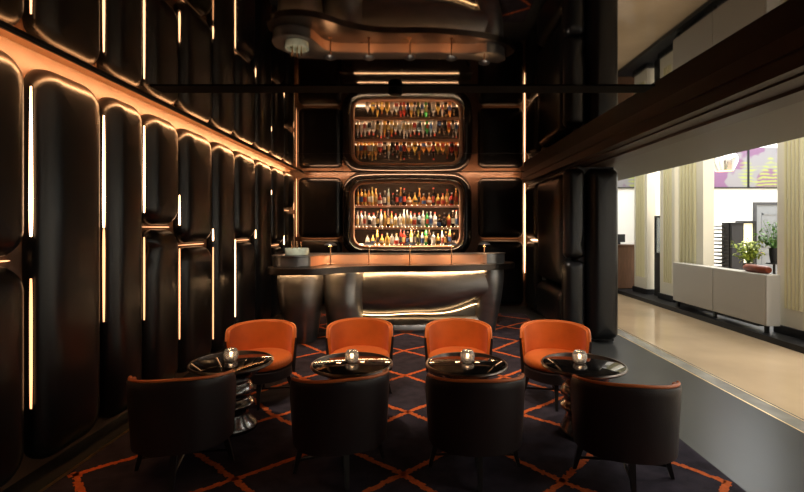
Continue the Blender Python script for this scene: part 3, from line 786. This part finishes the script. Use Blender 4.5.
# plants
def leaf(bm, p, d, L, W):
    d = d.normalized(); s = d.cross(Vector((0, 0, 1)))
    s = s.normalized() if s.length > .01 else Vector((1, 0, 0)); n_ = s.cross(d)
    pts = [p, p+d*L*.35+s*W+n_*.006, p+d*L*.75+s*W*.7, p+d*L-n_*.01, p+d*L*.75-s*W*.7, p+d*L*.35-s*W+n_*.006]
    a = [bm.verts.new(q) for q in pts]; bm.faces.new(a)
def plant(cx, cy, z0, h, rad, n_, lm, lab, potr, poth, name, seed):
    r = random.Random(seed); t = empty(name, (cx, cy, z0), 0, lab, 'plant')
    obj('pot', lathe([(0, 0), (potr*.7, 0), (potr*.95, poth*.5), (potr, poth), (potr*.88, poth), (potr*.85, poth*.85), (0, poth*.85)], 20), black, t, True)
    bl = bmesh.new(); bs = bmesh.new()
    for k in range(n_):
        a = r.uniform(0, 2*PI); rr = rad*r.uniform(.3, 1); zz = poth+h*r.uniform(.25, 1)
        tip = Vector((rr*math.cos(a), rr*math.sin(a), zz))
        base = Vector((0, 0, poth*.8)); mid = base.lerp(tip, .5)+Vector((0, 0, h*.12))
        tube(bs, [base, mid, tip], .004, 5)
        for q in range(7):
            u = .35+.65*q/6; p = base.lerp(mid, min(1, u*2)) if u < .5 else mid.lerp(tip, (u-.5)*2)
            d = Vector((r.uniform(-1, 1), r.uniform(-1, 1), r.uniform(-.7, .5)))
            leaf(bl, p, d, r.uniform(.06, .11), r.uniform(.018, .030))
    obj('foliage', bl, lm, t); obj('stem', bs, leafm, t); return t
# plant stands
for (px_, py_, hh_, lab) in ((6.02, 8.35, .90, 'slim black plant stand behind the pale desk under the yellow-green plant'), (6.25, 8.05, 1.05, 'taller slim black plant stand behind the pale desk under the dark green plant')):
    o = obj('plant_stand', lathe([(0, .0), (.13, 0), (.13, .02), (.02, .03), (.02, hh_-.03), (.12, hh_-.02), (.12, hh_), (0, hh_)], 20), black, None, True); o.location = (px_, py_, .0905)
    tag(o, lab, 'plant stand', 'plant stands in the lobby')
plant(6.02, 8.35, .0905+.901, .42, .26, 46, leafy, 'bushy yellow-green potted plant behind the pale desk', .10, .12, 'potted_plant', 5)
plant(6.25, 8.05, .0905+1.051, .50, .34, 34, leafm, 'trailing dark green plant in a black vase behind the pale desk', .075, .26, 'potted_plant', 9)
# lobby back wall: artwork, door, lit window
artm = mat('artwork', (.5, .5, .5), .6)
nt = artm.node_tree; b_ = nt.nodes['Principled BSDF']
tc = nt.nodes.new('ShaderNodeTexCoord')
def noise(sc, off):
    mp = nt.nodes.new('ShaderNodeMapping'); mp.inputs['Location'].default_value = off; nt.links.new(tc.outputs['Object'], mp.inputs[0])
    n1 = nt.nodes.new('ShaderNodeTexNoise'); n1.inputs['Scale'].default_value = sc; n1.inputs['Detail'].default_value = 2; nt.links.new(mp.outputs[0], n1.inputs['Vector'])
    r = nt.nodes.new('ShaderNodeMapRange'); r.inputs[1].default_value = .53; r.inputs[2].default_value = .57; nt.links.new(n1.outputs[0], r.inputs[0]); return r
wv = nt.nodes.new('ShaderNodeTexWave'); wv.bands_direction = 'Z'; wv.inputs['Scale'].default_value = 3; wv.inputs['Distortion'].default_value = 5; nt.links.new(tc.outputs['Object'], wv.inputs['Vector'])
m1 = nt.nodes.new('ShaderNodeMix'); m1.data_type = 'RGBA'; m1.inputs['A'].default_value = (.19, .18, .19, 1); m1.inputs['B'].default_value = (.15, .07, .14, 1)
nt.links.new(noise(1.5, (1, 2, 3)).outputs[0], m1.inputs['Factor'])
mu = nt.nodes.new('ShaderNodeMath'); mu.operation = 'MULTIPLY'; nt.links.new(noise(1.1, (7, 0, 4)).outputs[0], mu.inputs[0]); nt.links.new(wv.outputs['Fac'], mu.inputs[1])
m2 = nt.nodes.new('ShaderNodeMix'); m2.data_type = 'RGBA'; m2.inputs['B'].default_value = (.26, .30, .07, 1)
nt.links.new(m1.outputs['Result'], m2.inputs['A']); nt.links.new(mu.outputs[0], m2.inputs['Factor']); nt.links.new(m2.outputs['Result'], b_.inputs['Base Color'])
for k, (x0, x1) in enumerate(((5.0, 6.5), (8.1, 9.45), (9.50, 11.2))):
    t = empty('wall_art', ((x0+x1)/2, 13.18, 2.92), 0, ['purple and green abstract wall art above the walnut reception counter', 'purple and lime abstract wall art panel left of its twin, behind the pendant', 'purple and grey abstract wall art panel above the grey door'][k], 'artwork', 'abstract wall art in the lobby')
    part('canvas', B(x0, x1, 13.16, 13.195, 2.92, 4.05), artm, t)
    bm = B(x0-.02, x1+.02, 13.14, 13.19, 2.89, 2.92); box(bm, x0-.02, x0, 13.14, 13.19, 2.92, 4.05); box(bm, x1, x1+.02, 13.14, 13.19, 2.92, 4.05)
    part('frame', bm, black, t)
def panel_door(name, x0, x1, ztop):
    bm = B(x0, x1, 13.16, 13.195, 0, ztop)
    o = obj(name, bm, doorgrey); tag(o, kind='structure')
    bm = bmesh.new()
    for (a, b) in ((.25, 1.05), (1.2, ztop-.25)):
        for q in ((x0+.16, x1-.16, a, a+.04), (x0+.16, x1-.16, b-.04, b), (x0+.16, x0+.2, a, b), (x1-.2, x1-.16, a, b)):
            box(bm, q[0], q[1], 13.145, 13.16, q[2], q[3])
    obj('door_moulding', bm, doorgrey, o)
    bm = B(x0-.07, x0, 13.13, 13.195, 0, ztop+.07); box(bm, x1, x1+.07, 13.13, 13.195, 0, ztop+.07); box(bm, x0, x1, 13.13, 13.195, ztop, ztop+.07)
    obj('door_casing', bm, mat('dark casing', (.05, .05, .055), .5), o)
    bm = bmesh.new(); tube(bm, [(x0+.09, 13.12, 1.05), (x0+.2, 13.12, 1.05)], .012, 8); tube(bm, [(x0+.09, 13.12, 1.05), (x0+.09, 13.17, 1.05)], .01, 8); obj('door_handle', bm, brass, o, True)
panel_door('door_1', 9.70, 10.75, 2.42)
bm = B(8.02, 8.26, 13.12, 13.195, 0, 2.45); struct('trim_11', bm, mat('dark reveal', (.03, .033, .045), .4))
# bright framed cabinet
t = empty('display_cabinet', (9.35, 13.0, 0), 0, 'black framed lit display cabinet against the lobby back wall', 'cabinet')
bm = B(9.1, 9.16, 13.0, 13.15, .0, 1.95); box(bm, 9.54, 9.60, 13.0, 13.15, 0, 1.95); box(bm, 9.16, 9.54, 13.0, 13.15, 1.88, 1.95); box(bm, 9.16, 9.54, 13.0, 13.15, 0, .7)
part('frame', bm, black, t)
part('lit_panel', B(9.16, 9.54, 13.08, 13.12, .7, 1.88), mat('lit panel', (.8, .75, .5), .5, emit=(1, .92, .6), es=.9, var=.3, vscale=8), t)
# walnut reception counter with monitor
t = empty('reception_counter', (5.3, 12.6, 0), 0, 'walnut reception counter seen past the black pier', 'counter')
part('body', B(4.6, 5.98, 12.45, 12.95, .12, 1.27), woodm, t); part('top', B(4.57, 6.01, 12.42, 12.98, 1.27, 1.30), woodm, t); part('plinth', B(4.65, 5.93, 12.5, 12.9, 0, .12), black, t)
t = empty('monitor', (5.55, 12.7, 1.3), 0, 'small black computer monitor on the walnut reception counter', 'monitor')
part('screen', B(5.38, 5.74, 12.68, 12.71, 1.36, 1.58, bev=.006), black, t); part('stand', B(5.52, 5.60, 12.66, 12.74, 1.3005, 1.37), black, t)
# pendant
t = empty('pendant_lamp', (7.02, 10.5, 3.05), 0, 'white metal pendant lamp with a warm glowing mouth hanging over the pale desk', 'pendant lamp')
obj('lamp_shade', lathe([(.15, 0), (.155, 0), (.225, .16), (.225, .26), (.16, .36), (.03, .40), (.03, .395), (.15, .35), (.21, .25), (.21, .16), (.15, 0)], 32), lampwhite, t, True)
obj('diffuser', lathe([(0, .012), (.152, .012), (.158, .02), (0, .02)], 24), flamewarm, t, True)
bm = bmesh.new(); tube(bm, [(0, 0, .39), (0, 0, 1.66)], .008, 8); obj('cord', bm, black, t)
t.scale = (1.17, 1.17, 1.17)
